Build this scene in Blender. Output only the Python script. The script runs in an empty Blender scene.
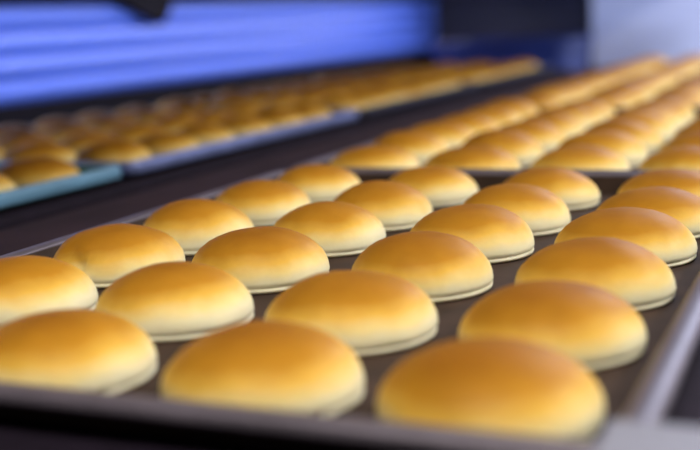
import bpy, bmesh, math, random
from mathutils import Vector, Matrix, noise

scene = bpy.context.scene
C = bpy.context.scene.collection

# ---------------------------------------------------------------- frame of reference
# U: the tray lattice (bun pitch 0.1) in metres; Z0: height of the tray floor above the room floor
U = 1.15
Z0 = 0.90
def W(x, y, z=0.0):
    return Vector((x * U, y * U, Z0 + z * U))

# ---------------------------------------------------------------- camera
YAW, PITCH, ROLL = -0.4082, 0.1771, -0.0453
ca, sa, cb, sb = math.cos(YAW), math.sin(YAW), math.cos(PITCH), math.sin(PITCH)
fwd = Vector((sa * cb, ca * cb, -sb)); r0 = Vector((ca, -sa, 0)); u0 = r0.cross(fwd)
cc, sc = math.cos(ROLL), math.sin(ROLL)
right = r0 * cc + u0 * sc; up = u0 * cc - r0 * sc
cam_data = bpy.data.cameras.new('camera')
cam = bpy.data.objects.new('camera', cam_data); C.objects.link(cam)
M = Matrix((right, up, -fwd)).transposed().to_4x4()
M.translation = W(0.1203, -0.4062, 0.1526)
cam.matrix_world = M
cam_data.sensor_width = 36.0
cam_data.lens = 1155.88 * 36.0 / 700.0
cam_data.clip_start = 0.01
cam_data.dof.use_dof = True
cam_data.dof.focus_distance = 0.70 * U
cam_data.dof.aperture_fstop = 3.5
scene.camera = cam

# ---------------------------------------------------------------- world and exposure
world = bpy.data.worlds.new('world'); scene.world = world
world.use_nodes = True
world.node_tree.nodes['Background'].inputs[0].default_value = (0.55, 0.62, 1.0, 1)
world.node_tree.nodes['Background'].inputs[1].default_value = 0.05
vs = scene.view_settings
vs.view_transform = 'Standard'; vs.look = 'None'; vs.gamma = 1.0; vs.use_curve_mapping = False
vs.exposure = 0.0

# ---------------------------------------------------------------- ceiling lamps (their housings are built below)
LAMPS = [  # name, location, size x, size y, watts, colour
    ('key', (0.32, -0.75, 2.55), 1.2, 0.6, 38, (1.0, 0.95, 0.87)),
    ('mid', (1.95, 1.55, 2.55), 0.6, 1.2, 135, (1.0, 0.95, 0.89)),
    ('far', (0.55, 3.85, 2.55), 1.2, 0.6, 68, (0.68, 0.76, 1.0)),
]
for n, loc, sx, sy, w, col in LAMPS:
    ld = bpy.data.lights.new('lamp_light_' + n, 'AREA'); ld.shape = 'RECTANGLE'
    ld.size, ld.size_y, ld.energy, ld.color = sx, sy, w, col
    lo = bpy.data.objects.new('lamp_light_' + n, ld); C.objects.link(lo)
    lo.location = (loc[0], loc[1], loc[2] - 0.012)
# added unseen strip light under the deck, brightens the blue guard and left buns
STRIP = dict(x=-1.27, y0=-0.4, y1=4.1, z=0.262)
ld = bpy.data.lights.new('strip_fill', 'AREA'); ld.shape = 'RECTANGLE'
ld.size, ld.size_y = (STRIP['y1'] - STRIP['y0']) * U, 0.04
ld.energy, ld.color = 26, (0.82, 0.80, 1.0)
lo = bpy.data.objects.new('strip_fill', ld); C.objects.link(lo)
lo.location = W(STRIP['x'], (STRIP['y0'] + STRIP['y1']) / 2, STRIP['z'] - 0.014)
zax = -Vector((-0.3, 0, -1.0)).normalized(); xax = Vector((0, 1, 0)); yax = zax.cross(xax)
lo.matrix_world = Matrix.Translation(lo.location) @ Matrix((xax, yax, zax)).transposed().to_4x4()

# ---------------------------------------------------------------- materials
def newmat(name):
    m = bpy.data.materials.new(name); m.use_nodes = True
    nt = m.node_tree; return m, nt, nt.nodes['Principled BSDF']
def link(nt, a, b): nt.links.new(a, b)
def simple(name, col, rough=0.6, metal=0.0, var=0.15, scale=30.0, bump=0.0, stretch=None, spec=0.5):
    """plain surface with a little procedural mottling of colour and relief"""
    m, nt, b = newmat(name)
    tc = nt.nodes.new('ShaderNodeTexCoord')
    src = tc.outputs['Object']
    if stretch:
        mp = nt.nodes.new('ShaderNodeMapping'); mp.inputs['Scale'].default_value = stretch
        link(nt, src, mp.inputs[0]); src = mp.outputs[0]
    nz = nt.nodes.new('ShaderNodeTexNoise'); nz.inputs['Scale'].default_value = scale; nz.inputs['Detail'].default_value = 4
    link(nt, src, nz.inputs['Vector'])
    cr = nt.nodes.new('ShaderNodeValToRGB')
    cr.color_ramp.elements[0].position = 0.3; cr.color_ramp.elements[1].position = 0.7
    cr.color_ramp.elements[0].color = tuple(c * (1 - var) for c in col) + (1,)
    cr.color_ramp.elements[1].color = tuple(min(1, c * (1 + var)) for c in col) + (1,)
    link(nt, nz.outputs['Fac'], cr.inputs[0]); link(nt, cr.outputs[0], b.inputs['Base Color'])
    b.inputs['Specular IOR Level'].default_value = spec
    b.inputs['Roughness'].default_value = rough; b.inputs['Metallic'].default_value = metal
    if bump:
        bp = nt.nodes.new('ShaderNodeBump'); bp.inputs['Strength'].default_value = bump; bp.inputs['Distance'].default_value = 0.002
        link(nt, nz.outputs['Fac'], bp.inputs['Height']); link(nt, bp.outputs[0], b.inputs['Normal'])
    return m

BR, BH = 0.0413 * U, 0.0304 * U      # bun radius and height

def bun_material():
    m, nt, b = newmat('baked_bun_crust')
    N = nt.nodes.new
    tc = N('ShaderNodeTexCoord'); oi = N('ShaderNodeObjectInfo')
    sep = N('ShaderNodeSeparateXYZ'); link(nt, tc.outputs['Object'], sep.inputs[0])
    def math_(op, a, bb=None, clamp=False):
        n = N('ShaderNodeMath'); n.operation = op; n.use_clamp = clamp
        for i, v in enumerate((a, bb)):
            if v is None: continue
            if isinstance(v, (int, float)): n.inputs[i].default_value = v
            else: link(nt, v, n.inputs[i])
        return n.outputs[0]
    z = math_('DIVIDE', sep.outputs[2], BH)
    # bake bands wander a little around the bun
    off = N('ShaderNodeVectorMath'); off.operation = 'ADD'
    rv = N('ShaderNodeCombineXYZ'); link(nt, math_('MULTIPLY', oi.outputs['Random'], 7.0), rv.inputs[0]); link(nt, math_('MULTIPLY', oi.outputs['Random'], 13.0), rv.inputs[1])
    link(nt, tc.outputs['Object'], off.inputs[0]); link(nt, rv.outputs[0], off.inputs[1])
    n1 = N('ShaderNodeTexNoise'); n1.inputs['Scale'].default_value = 28; n1.inputs['Detail'].default_value = 3
    link(nt, off.outputs[0], n1.inputs['Vector'])
    t = math_('ADD', z, math_('MULTIPLY', math_('SUBTRACT', n1.outputs['Fac'], 0.5), 0.30))
    t = math_('ADD', t, math_('MULTIPLY', math_('SUBTRACT', oi.outputs['Random'], 0.5), 0.10))
    t = math_('SUBTRACT', t, math_('MULTIPLY', math_('DIVIDE', sep.outputs[0], BR), 0.08))   # paler towards +x
    cr = N('ShaderNodeValToRGB'); e = cr.color_ramp.elements
    stops = [(0.0, (0.68, 0.65, 0.49)), (0.20, (0.72, 0.66, 0.43)), (0.35, (0.73, 0.57, 0.23)),
             (0.52, (0.63, 0.37, 0.055)), (0.71, (0.40, 0.180, 0.012)), (1.0, (0.25, 0.095, 0.006))]
    e[0].position, e[0].color = stops[0][0], stops[0][1] + (1,)
    e[1].position, e[1].color = stops[-1][0], stops[-1][1] + (1,)
    for p, c in stops[1:-1]:
        el = e.new(p); el.color = c + (1,)
    link(nt, t, cr.inputs[0])
    # fine crust speckle
    n2 = N('ShaderNodeTexNoise'); n2.inputs['Scale'].default_value = 420; n2.inputs['Detail'].default_value = 3
    link(nt, off.outputs[0], n2.inputs['Vector'])
    n3 = N('ShaderNodeTexNoise'); n3.inputs['Scale'].default_value = 90; n3.inputs['Detail'].default_value = 5
    link(nt, off.outputs[0], n3.inputs['Vector'])
    hv = N('ShaderNodeHueSaturation')
    val = math_('ADD', 0.90, math_('ADD', math_('MULTIPLY', n2.outputs['Fac'], 0.08), math_('MULTIPLY', n3.outputs['Fac'], 0.14)))
    link(nt, val, hv.inputs['Value']); link(nt, cr.outputs[0], hv.inputs['Color'])
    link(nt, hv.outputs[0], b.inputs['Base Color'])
    b.inputs['Roughness'].default_value = 0.5
    b.inputs['Specular IOR Level'].default_value = 0.12
    b.inputs['Subsurface Weight'].default_value = 0.12
    b.inputs['Subsurface Radius'].default_value = (1.0, 0.5, 0.2); b.inputs['Subsurface Scale'].default_value = 0.004
    bp = N('ShaderNodeBump'); bp.inputs['Strength'].default_value = 0.12; bp.inputs['Distance'].default_value = 0.001
    link(nt, n3.outputs['Fac'], bp.inputs['Height']); link(nt, bp.outputs[0], b.inputs['Normal'])
    return m

MAT = dict(
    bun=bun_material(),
    pan=simple('seasoned_steel_pan', (0.034, 0.0185, 0.0120), 0.75, 0.0, 0.3, 40, 0.1, None, 0.25),
    rim=simple('worn_steel_rim', (0.135, 0.115, 0.14), 0.40, 0.4, 0.2, 25, 0.05),
    teal=simple('teal_enamel', (0.14, 0.30, 0.45), 0.4, 0.0, 0.12, 20),
    green=simple('green_enamel', (0.012, 0.14, 0.09), 0.45, 0.0, 0.12, 20),
    bluelitrim=simple('blue_reflection_steel', (0.22, 0.27, 0.56), 0.4, 0.4, 0.15, 20),  # reflected blue light put into the rim colour
    darkrim=simple('faded_reflection_steel', (0.030, 0.030, 0.055), 0.5, 0.2, 0.15, 20),  # rim colour darkened where the blue reflection fades down the lane
    belt=simple('dark_rubber_belt', (0.010, 0.006, 0.013), 0.8, 0.0, 0.25, 60, 0.1, None, 0.15),
    rail=simple('brown_painted_rail', (0.028, 0.015, 0.020), 0.75, 0.0, 0.2, 12, 0.0, None, 0.15),
    frame=simple('black_painted_steel', (0.004, 0.003, 0.005), 0.8, 0.0, 0.2, 12, 0.0, None, 0.12),
    steel=simple('brushed_steel', (0.25, 0.25, 0.30), 0.5, 0.25, 0.1, 8, 0.0, (1, 12, 12)),
    guard=simple('blue_plastic_slat', (0.085, 0.165, 0.62), 0.45, 0.0, 0.08, 3, 0.0, (6, 0.4, 6)),
    deck=simple('pale_bounce_sheet', (0.62, 0.56, 0.55), 0.6, 0.0, 0.08, 6),  # pale so the added deck bounces light onto the left buns
    dark=simple('dark_navy_paint', (0.012, 0.012, 0.032), 0.55, 0.0, 0.2, 5),
    bin=simple('navy_plastic', (0.02, 0.045, 0.26), 0.55, 0.0, 0.1, 8),
    pale=simple('pale_blue_wall_paint', (0.64, 0.70, 0.98), 0.7, 0.0, 0.06, 2),
    wallp=simple('dim_plaster', (0.10, 0.10, 0.13), 0.8, 0.0, 0.1, 3),
    floor=simple('sealed_concrete', (0.06, 0.058, 0.065), 0.6, 0.0, 0.2, 4),
    ceil=simple('white_ceiling_paint', (0.35, 0.35, 0.37), 0.85, 0.0, 0.04, 4),
    housing=simple('white_lamp_housing', (0.7, 0.7, 0.7), 0.5, 0.0, 0.02, 4),
)
def emis(name, col, s):
    m, nt, b = newmat(name)
    b.inputs['Base Color'].default_value = (0.8, 0.8, 0.8, 1)
    b.inputs['Emission Color'].default_value = col + (1,); b.inputs['Emission Strength'].default_value = s
    return m
MAT['diffuser'] = emis('lit_warm_diffuser', (1.0, 0.93, 0.82), 3.0)
MAT['strip'] = emis('fill_strip_diffuser', (0.5, 0.62, 1.0), 3.0)  # glow of the added strip light

# ---------------------------------------------------------------- mesh helpers
def mesh_obj(name, bm, mat, parent=None, smooth=False):
    bmesh.ops.recalc_face_normals(bm, faces=bm.faces)
    me = bpy.data.meshes.new(name); bm.to_mesh(me); bm.free()
    me.materials.append(MAT[mat] if isinstance(mat, str) else mat)
    if smooth:
        for p in me.polygons: p.use_smooth = True
    o = bpy.data.objects.new(name, me); C.objects.link(o)
    if parent: o.parent = parent
    return o
def tag(o, label=None, cat=None, group=None, kind=None):
    if label: o['label'] = label
    if cat: o['category'] = cat
    if group: o['group'] = group
    if kind: o['kind'] = kind
    return o
def thing(name, loc, label, cat, group=None, rz=0.0):
    o = bpy.data.objects.new(name, None); C.objects.link(o); o.location = loc; o.rotation_euler.z = rz
    o.empty_display_size = 0.05
    return tag(o, label, cat, group)
def box(bm, x0, x1, y0, y1, z0, z1, bev=0.0):
    t = bmesh.new()
    bmesh.ops.create_cube(t, size=1.0)
    for v in t.verts:
        v.co = Vector(((x0 + x1) / 2 + v.co.x * (x1 - x0), (y0 + y1) / 2 + v.co.y * (y1 - y0), (z0 + z1) / 2 + v.co.z * (z1 - z0)))
    if bev: bmesh.ops.bevel(t, geom=t.edges[:], offset=bev, segments=2, affect='EDGES', profile=0.6)
    me = bpy.data.meshes.new('tmp'); t.to_mesh(me); t.free(); bm.from_mesh(me); bpy.data.meshes.remove(me)
def boxo(name, mat, parent, x0, x1, y0, y1, z0, z1, bev=0.0):
    bm = bmesh.new(); box(bm, x0, x1, y0, y1, z0, z1, bev); return mesh_obj(name, bm, mat, parent)
def tube(bm, a, b, r, n=16):
    a, b = Vector(a), Vector(b); d = b - a
    q = d.to_track_quat('Z', 'Y').to_matrix().to_4x4(); q.translation = (a + b) / 2
    bmesh.ops.create_cone(bm, cap_ends=True, segments=n, radius1=r, radius2=r, depth=d.length, matrix=q)
def rrect(hx, hy, rad, z, n=5):
    pts = []
    for sx, sy, a0 in ((1, 1, 0), (-1, 1, 90), (-1, -1, 180), (1, -1, 270)):
        for k in range(n + 1):
            a = math.radians(a0 + 90 * k / n)
            pts.append(Vector((sx * (hx - rad) + rad * math.cos(a), sy * (hy - rad) + rad * math.sin(a), z)))
    return pts
def loft(bm, rings, closed=False, cap0=False, cap1=False):
    vr = [[bm.verts.new(p) for p in r] for r in rings]; n = len(vr[0]); k = len(vr)
    for i in range(k if closed else k - 1):
        a, b = vr[i], vr[(i + 1) % k]
        for j in range(n): bm.faces.new((a[j], a[(j + 1) % n], b[(j + 1) % n], b[j]))
    if cap0: bm.faces.new(vr[0])
    if cap1: bm.faces.new(vr[-1])

# ---------------------------------------------------------------- the room
XL, YB = -1.53 * U, 4.42 * U
XR, YF, ZC = 3.2, -2.6, 2.7
def slab(name, mat, *b): return tag(boxo(name, mat, None, *b), kind='structure')
slab('floor', 'floor', XL - .1, XR + .1, YF - .1, YB + .1, -0.1, 0.0)
slab('ceiling', 'ceil', XL - .1, XR + .1, YF - .1, YB + .1, ZC, ZC + 0.1)
slab('wall_left', 'wallp', XL - .1, XL, YF - .1, YB + .1, 0, ZC)
slab('wall_right', 'wallp', XR, XR + .1, YF - .1, YB + .1, 0, ZC)
slab('wall_front', 'wallp', XL, XR, YF - .1, YF, 0, ZC)
DX0, DX1, DZ = XL + .002, -0.845 * U, 2.1
bm = bmesh.new()
box(bm, DX1, XR, YB, YB + .1, 0, ZC); box(bm, XL, DX1, YB, YB + .1, DZ, ZC)
tag(mesh_obj('wall_back', bm, 'pale'), kind='structure')
door = tag(bpy.data.objects.new('door_1', None), kind='structure'); C.objects.link(door)
door.location = ((DX0 + DX1) / 2, YB + .05, 0)
hw = (DX1 - DX0) / 2
nb = 14
for k in range(nb):     # roller door of horizontal boards
    boxo('door_board', 'dark', door, -hw, hw, -0.02, 0.02, k * DZ / nb + 0.003, (k + 1) * DZ / nb - 0.003, 0.004)
bm = bmesh.new(); box(bm, -0.06, 0.06, -0.05, -0.02, 0.30, 0.33, 0.005)
mesh_obj('door_handle', bm, 'steel', door)

# ---------------------------------------------------------------- ceiling lamp housings
for (n, loc, sx, sy, w, col), lab in zip(LAMPS, ('rectangular ceiling lamp above the near end of the lane', 'rectangular ceiling lamp to the right of the bright lane', 'rectangular cool white ceiling lamp near the pale back wall')):
    t = thing('ceiling_lamp', (loc[0], loc[1], loc[2]), lab, 'lamp', 'ceiling lamps')
    bm = bmesh.new(); box(bm, -sx / 2 - .03, sx / 2 + .03, -sy / 2 - .03, sy / 2 + .03, 0.0, 0.06, 0.006)
    for a in (-1, 1): box(bm, a * sx * .3 - .01, a * sx * .3 + .01, -.01, .01, 0.055, ZC - loc[2])
    mesh_obj('housing', bm, 'housing', t)
    boxo('diffuser', 'diffuser', t, -sx / 2, sx / 2, -sy / 2, sy / 2, -0.006, 0.001)

# ---------------------------------------------------------------- conveyors
CY0, CY1 = -0.9, 2.62
def conveyor(x0, x1, rail_l, rail_r, label, rail_top, rl_top, rmat):
    """belt bed between x0 and x1 (lattice units) with a side rail on each side, rollers and legs"""
    cx = (x0 + x1) / 2
    t = thing('conveyor', Vector((cx * U, (CY0 + CY1) / 2 * U, 0)), label, 'conveyor')
    hy = (CY1 - CY0) / 2 * U
    X = lambda v: (v - cx) * U
    Z = lambda v: Z0 + v * U
    bm = bmesh.new(); box(bm, X(x0), X(x1), -hy, hy, Z(-0.028), Z(-0.0025), 0.006); mesh_obj('belt', bm, 'belt', t)
    for (a, b), top, mt in ((rail_l, rl_top, rmat), (rail_r, rail_top, 'frame')):
        bm = bmesh.new(); box(bm, X(a), X(b), -hy, hy, Z(-0.10), Z(top), 0.004); mesh_obj('side_rail', bm, mt, t)
    for s in (-1, 1):
        bm = bmesh.new(); tube(bm, (X(x0), s * (hy - 0.02), Z(-0.05)), (X(x1), s * (hy - 0.02), Z(-0.05)), 0.025); mesh_obj('end_roller', bm, 'steel', t, True)
    for sy in (-0.9, 0.0, 0.9):
        for a in (rail_l, rail_r):
            m = (a[0] + a[1]) / 2
            bm = bmesh.new(); box(bm, X(m) - .02, X(m) + .02, sy * hy - .02, sy * hy + .02, 0.012, Z(-0.099)); lg = mesh_obj('leg', bm, 'frame', t)
            bm = bmesh.new(); box(bm, X(m) - .035, X(m) + .035, sy * hy - .035, sy * hy + .035, 0.0, 0.012, 0.003); mesh_obj('foot', bm, 'frame', lg)
    return t
conveyor(-0.378, 0.078, (-0.500, -0.380), (0.080, 0.100), 'dark belt conveyor with broad brown left rail under the bright front lane of trays', -0.035, -0.002, 'rail')
conveyor(-0.990, -0.540, (-1.06, -0.992), (-0.538, -0.526), 'dark belt conveyor under the dim left lane of trays', -0.03, 0.004, 'frame')
# steel corner guide beside the near right tray corner
t = thing('corner_guide', W(0.112, -0.056, -0.035), 'pale steel corner guide bolted beside the near right tray corner', 'bracket')
bm = bmesh.new(); box(bm, -.068, .07, -.028, .014, 0.0525 * U, 0.0555 * U, 0.001); mesh_obj('plate', bm, 'steel', t)
bm = bmesh.new(); box(bm, -.022, -.012, -.012, .012, 0.0004, 0.0527 * U); mesh_obj('post', bm, 'steel', t)
bm = bmesh.new(); tube(bm, (.03, -.007, .055 * U), (.03, -.007, .059 * U), .005, 6); mesh_obj('bolt', bm, 'steel', t)

# ---------------------------------------------------------------- trays
TX, TY, TW, TH = 0.2040, 0.3005, 0.012, 0.015      # inner half sizes at the rim, flange width, rim height
TPITCH = 6 * 0.0994 + 0.034
def tray_meshes(drop=0.0):
    g = 0.0012
    bm = bmesh.new()
    rr = lambda e, z, rad: [p * U for p in rrect(TX + e, TY + e, rad, z)]
    loft(bm, [rr(-0.0045, 0, .007), rr(-0.0035, 0.0008, .008), rr(-0.001, TH - .001, .008), rr(0.0012, TH - .001, .009), rr(-0.002, -g, .007), rr(-0.006, -g * 1.6, .006)], cap0=True, cap1=True)
    pan = bm
    bm = bmesh.new()
    prof = [(-0.001, TH - .001), (0.001, TH + .0004), (0.004, TH + .0010), (TW - .003, TH + .0010), (TW - .0005, TH - .0004), (TW, TH - .0025), (TW, TH - .0040 - drop), (TW - .001, TH - .0050 - drop),
            (TW - .003, TH - .0052 - drop), (TW - .0035, TH - .003), (TW - .0045, TH - .0012), (0.001, TH - .0016)]
    loft(bm, [rr(e, z, .008 + max(0, e)) for e, z in prof], closed=True)
    return pan, bm
pan_bm, rim_bm = tray_meshes()
_, deep_bm = tray_meshes(0.0065)
proto_pan = mesh_obj('pan', pan_bm, 'pan', None); proto_rim = mesh_obj('rim', rim_bm, 'rim', None, True)
deep_rim = mesh_obj('rim', deep_bm, 'bluelitrim', None, True).data
first = True
def tray(cx, cy, label, rim='rim', pan='pan', group=None):
    global first
    t = thing('baking_tray', W(cx, cy, 0), label, 'tray', group)
    for src, mt in ((proto_pan, pan), (proto_rim, rim)):
        o = src if first else src.copy()
        if not first: C.objects.link(o)
        if mt != ('pan' if src is proto_pan else 'rim') and not first:
            o.data = (deep_rim if src is proto_rim else src.data).copy(); o.data.materials[0] = MAT[mt]
        o.parent = t
    first = False
    return t
TRAYC = [0.2485 + k * TPITCH for k in range(4)]
LX = -0.768
LTC = [0.272 + k * TPITCH for k in range(4)]
tnames = ['nearest front lane tray', 'second front lane tray', 'third front lane tray', 'farthest front lane tray']
for k, y in enumerate(TRAYC):
    tray(-0.15, y, ['dark steel baking tray of buns nearest the camera', 'dark steel baking tray second along the bright right lane', 'dark steel baking tray third along the bright right lane', 'farthest dark steel baking tray of the bright right lane'][k], group='trays on the bright lane')
lnames = ['teal rimmed left tray', 'second left lane tray', 'third left lane tray', 'farthest left lane tray']
for k, y in enumerate(LTC):
    tray(LX, y, ['teal rimmed green baking tray at the left picture edge', 'tray with blue reflection coloured onto its rim, behind the teal rimmed tray', 'tray third along the dim left lane, rim darkened where reflection fades', 'farthest tray of the dim left lane, rim darkened where reflection fades'][k],
         rim='teal' if k == 0 else 'bluelitrim' if k == 1 else 'darkrim', pan='green' if k == 0 else 'pan', group='trays on the dim left lane')

bpy.data.objects.remove(next(o for o in bpy.data.objects if o.data is deep_rim))

# ---------------------------------------------------------------- buns
PROF = [(0.0, 0.0), (0.55, 0.0), (0.95, 0.0), (0.978, 0.012), (0.990, 0.04), (0.993, 0.055), (0.988, 0.08), (0.978, 0.097), (0.984, 0.117), (0.999, 0.15), (1.0, 0.20), (0.990, 0.295), (0.963, 0.40),
        (0.915, 0.510), (0.842, 0.625), (0.745, 0.730), (0.625, 0.823), (0.49, 0.900), (0.34, 0.955), (0.18, 0.988), (0.06, 0.999)]
def bun_mesh(seed, dents=(), seg=48):
    rnd = random.Random(seed); s = Vector((rnd.uniform(-50, 50), rnd.uniform(-50, 50), rnd.uniform(-50, 50)))
    bm = bmesh.new(); rings = []
    for pr, pz in PROF:
        if pr == 0: continue
        ring = []
        for j in range(seg):
            a = 2 * math.pi * j / seg
            d = Vector((math.cos(a) * pr, math.sin(a) * pr, pz))
            lo = noise.noise(d * 1.1 + s); hi = noise.noise(d * 3.2 + s * 1.7)
            k = 1 + 0.018 * lo + 0.008 * hi
            fz = 1 + (0.05 * noise.noise(d * 0.9 + s * 0.6) + 0.012 * hi) * (1 if pz > .2 else 0)
            if pz and pz < 0.2:   # the foot spreads unevenly on the tray
                k *= 1 + 0.012 * noise.noise(Vector((math.cos(a) * 4, math.sin(a) * 4, seed)))
            v = Vector((d.x * k * BR, d.y * k * BR, pz * fz * BH))
            for (ang, el, rad, dep) in dents:
                c = Vector((math.cos(ang) * math.cos(el), math.sin(ang) * math.cos(el), math.sin(el)))
                q = (d.normalized() - c).length / rad
                if q < 1 and pz > 0.15: v -= Vector((d.x, d.y, 0.5 * pz)) * BR * dep * (1 - q * q) ** 2
            ring.append(bm.verts.new(v))
        rings.append(ring)
    wide = max(rings, key=lambda r: sum(v.co.xy.length for v in r))      # keep the mean girth and the height true
    f = BR * 1.022 / (sum(v.co.xy.length for v in wide) / seg); fz = BH / max(v.co.z for r in rings for v in r)
    for r in rings:
        for v in r: v.co.x *= f; v.co.y *= f; v.co.z *= fz
    for a, b in zip(rings, rings[1:]):
        for j in range(seg): bm.faces.new((a[j], a[(j + 1) % seg], b[(j + 1) % seg], b[j]))
    bm.faces.new(rings[0]); top = bm.verts.new(Vector((0, 0, sum(v.co.z for v in rings[-1]) / seg)))
    for j in range(seg): bm.faces.new((rings[-1][j], rings[-1][(j + 1) % seg], top))
    bmesh.ops.recalc_face_normals(bm, faces=bm.faces)
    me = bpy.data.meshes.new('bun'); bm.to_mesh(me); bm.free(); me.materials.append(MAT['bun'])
    for p in me.polygons: p.use_smooth = True
    me.polygons[len(me.polygons) - seg - 1].use_smooth = False
    return me
# measured sway and size of the buns on the nearest tray: (column, row): dx, dy, width, height
FIT = {(1,0):(-0.0004,-0.0022,0.0209,-0.0152), (2,0):(0.0025,0,-0.0008,-0.0321), (3,0):(0.0017,-0.0011,0.0037,-0.0445), (1,1):(-0.0003,-0.0005,0.0005,-0.0347), (2,1):(0.0005,-0.0015,0.0131,-0.0008)
      , (3,1):(0.0008,-0.0033,-0.0169,0.0153), (4,1):(0.0033,-0.0085,0.0371,0.0232), (1,2):(-0.0006,-0.0003,0.0009,0.0144), (2,2):(0.0017,-0.0018,-0.037,0.0365), (3,2):(0.0017,-0.0032,-0.0039,0.022)
      , (4,2):(0.0053,-0.0081,-0.0086,0.0227), (1,3):(-0.002,0.0028,0.0228,-0.0298), (2,3):(0.0007,-0.0031,-0.0252,0.0085), (3,3):(0.002,-0.0023,-0.05,0.0163), (4,3):(0.0069,-0.0128,-0.04,0.0531)
      , (1,4):(0.0033,-0.0074,0.0058,-0.0223), (2,4):(0.0059,-0.014,-0.05,0.0321), (3,4):(0.0041,-0.0102,-0.05,0.0396), (4,4):(0.003,-0.0062,-0.05,-0.0065), (1,5):(0.001,-0.0023,-0.0048,-0.0875)
      , (2,5):(0.0058,-0.0093,-0.05,-0.0351), (3,5):(0.0069,-0.0023,-0.05,-0.0629), (4,5):(0.0031,-0.0005,-0.05,-0.0552), (4,0):(0.001,0,0,-0.03)}
ORD = ['front', 'second', 'third', 'fourth', 'fifth', 'rear']
COL = ['in the right column', 'second from the right', 'third from the right', 'in the left column']
variants = [bun_mesh(100 + k) for k in range(10)]
rnd = random.Random(7)
def bun(x, y, me, sx, sz, rz, label, group):
    o = bpy.data.objects.new('bun', me); C.objects.link(o)
    o.location = W(x, y, 0.0003); o.scale = (sx, sx, sz); o.rotation_euler.z = rz
    tag(o, label, 'bun', group)
SPECIAL = {(4, 2): 'golden bun with a dented wrinkled left side, third row of the nearest tray'}
for k in range(4):
    for r in range(6):
        for c in range(1, 5):
            x, y = -(c - 1) * 0.1, r * 0.0994 + k * TPITCH
            if k == 0:
                dx, dy, s, h = FIT.get((c, r), (0, 0, 0, -.02))
                me = bun_mesh(10 * r + c, [(math.radians(262), .42, .30, .20), (math.radians(246), .66, .20, .10), (math.radians(282), .66, .16, .08), (math.radians(300), .60, .14, .05)] if (c, r) == (4, 2) else ())
                rz = 0.0
            else:
                dx, dy, s, h = rnd.uniform(-.0015, .0015), rnd.uniform(-.0015, .0015), rnd.uniform(.06, .10), rnd.uniform(-.03, .03) if r == 0 else rnd.uniform(.08, .16)
                me = variants[rnd.randrange(10)]; rz = rnd.uniform(-.4, .4)
            lab = SPECIAL.get((c, r)) if k == 0 else None
            lab = lab or 'golden bun %s, %s row of the %s' % (COL[c - 1], ORD[r], tnames[k])
            bun(x + dx - (0.0008 * c if k == 0 and r > 1 and c > 2 else 0), y + dy, me, 1 + s, 1 + h, rz, lab, 'buns on the bright lane')
LCOL = ['in the right column', 'second from the right', 'third from the right', 'in the left column']
for k in range(4):
    for r in range(6):
        for c in range(1, 5):
            x, y = LX + 0.15 - (c - 1) * 0.1 + rnd.uniform(-.003, .003), LTC[k] - 0.2485 + r * 0.0994 + rnd.uniform(-.003, .003)
            bun(x, y, variants[rnd.randrange(10)], 1 + rnd.uniform(.0, .06), 1 + rnd.uniform(-.03, .08), rnd.uniform(-.4, .4),
                'shaded brown bun %s, %s row of the %s' % (LCOL[c - 1], ORD[r], lnames[k]), 'buns on the dim left lane')

# ---------------------------------------------------------------- blue guard on the left wall
GY0, GY1 = -0.6, 4.38
t = thing('wall_guard', Vector((XL, (GY0 + GY1) / 2 * U, Z0)), 'long bright blue slatted guard on the left wall', 'guard')
hy = (GY1 - GY0) / 2 * U
ns = 4
for k in range(ns):
    z0 = (0.003 + k * 0.0525) * U
    bm = bmesh.new()
    pr = [(0, 0.0), (0.018, 0.001), (0.026, 0.012), (0.028, 0.026), (0.024, 0.042), (0.014, 0.0495), (0, 0.0505)]   # bowed slat section
    va = [bm.verts.new((a * U, -hy, z0 + b * U)) for a, b in pr]; vb = [bm.verts.new((a * U, hy, z0 + b * U)) for a, b in pr]
    for i in range(len(pr)): j = (i + 1) % len(pr); bm.faces.new((va[i], va[j], vb[j], vb[i]))
    bm.faces.new(va); bm.faces.new(vb[::-1])
    mesh_obj('slat', bm, 'guard', t)
bm = bmesh.new(); box(bm, 0, 0.045 * U, -hy, hy, 0.2135 * U, 0.245 * U, 0.004); mesh_obj('top_rail', bm, 'frame', t)
bm = bmesh.new(); box(bm, 0, 0.03 * U, -hy, hy, -0.09 * U, 0.0015 * U, 0.004); mesh_obj('bottom_rail', bm, 'frame', t)
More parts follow.
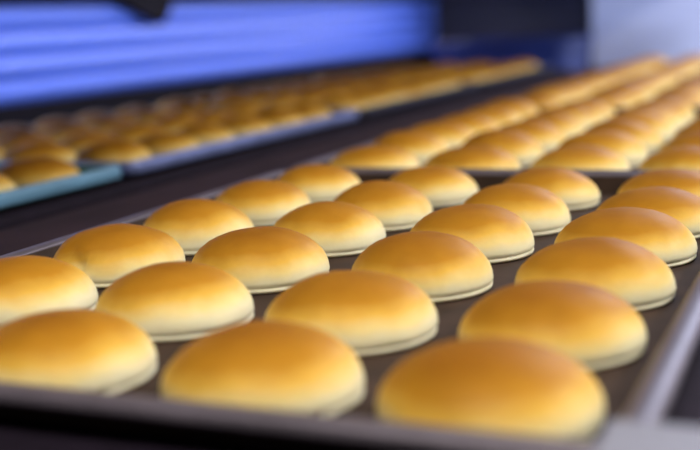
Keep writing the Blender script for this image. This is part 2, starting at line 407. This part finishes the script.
for yb in (2.06,):      # dark tapering bracket hanging from the top rail
    bm = bmesh.new(); cy = yb * U - (GY0 + GY1) / 2 * U
    a = [(-.13, .23), (.15, .23), (.12, .195), (.085, .160), (.05, .170), (-.06, .203)]
    v0 = [bm.verts.new((0.032 * U, cy + p * U, q * U)) for p, q in a]; v1 = [bm.verts.new((0.062 * U, cy + p * U, q * U)) for p, q in a]
    for i in range(6): j = (i + 1) % 6; bm.faces.new((v0[i], v0[j], v1[j], v1[i]))
    bm.faces.new(v0); bm.faces.new(v1[::-1]); mesh_obj('hanging_bracket', bm, 'frame', t)

# ---------------------------------------------------------------- unseen deck added to shade the left lane, hung from the ceiling
t = thing('shade_deck', W(-1.0, 1.6, 0.29), 'unseen pale deck added above the left lane to shade it', 'deck')
bm = bmesh.new(); box(bm, -0.50 * U, 0.66 * U, -2.2 * U, 2.6 * U, 0, 0.03, 0.003); mesh_obj('shade_panel', bm, 'deck', t)
for a in (-0.47, 0.63):
    for b in (-2.0, 0.2, 2.4):
        bm = bmesh.new(); tube(bm, (a * U, b * U, 0.028), (a * U, b * U, ZC - (Z0 + 0.29 * U)), 0.008, 10); mesh_obj('hanger_rod', bm, 'steel', t)
s = thing('added_strip', W(STRIP['x'], (STRIP['y0'] + STRIP['y1']) / 2, STRIP['z']), 'unseen strip light added under the deck to brighten the blue guard', 'lamp')
hl = (STRIP['y1'] - STRIP['y0']) / 2 * U
bm = bmesh.new(); box(bm, -.03, .03, -hl, hl, 0.0, (0.29 - STRIP['z']) * U, 0.003); mesh_obj('housing', bm, 'housing', s)
bm = bmesh.new(); box(bm, -.022, .022, -hl, hl, -0.012, 0.001, 0.003); mesh_obj('diffuser', bm, 'strip', s)

# ---------------------------------------------------------------- navy bin behind the end of the left lane
t = thing('plastic_bin', Vector((-0.86 * U, 3.25 * U, 0)), 'tall navy plastic bin standing before the dark roller door', 'bin')
bh = Z0 + 0.062 * U
bm = bmesh.new(); rr = lambda hx, hy_, z: rrect(hx, hy_, .04, z)
loft(bm, [rr(.20, .20, 0.0), rr(.235, .235, bh - .03), rr(.225, .225, bh - .03), rr(.19, .19, .02)], cap0=True, cap1=True); mesh_obj('body', bm, 'bin', t)
bm = bmesh.new(); loft(bm, [rr(.225, .225, bh - .035), rr(.25, .25, bh - .035), rr(.25, .25, bh), rr(.225, .225, bh)], closed=True); mesh_obj('lip', bm, 'bin', t)
for a in (-.13, 0, .13):
    bm = bmesh.new(); box(bm, a - .012, a + .012, -.25, -.225, .3, bh - .04, .003); mesh_obj('rib', bm, 'bin', t)
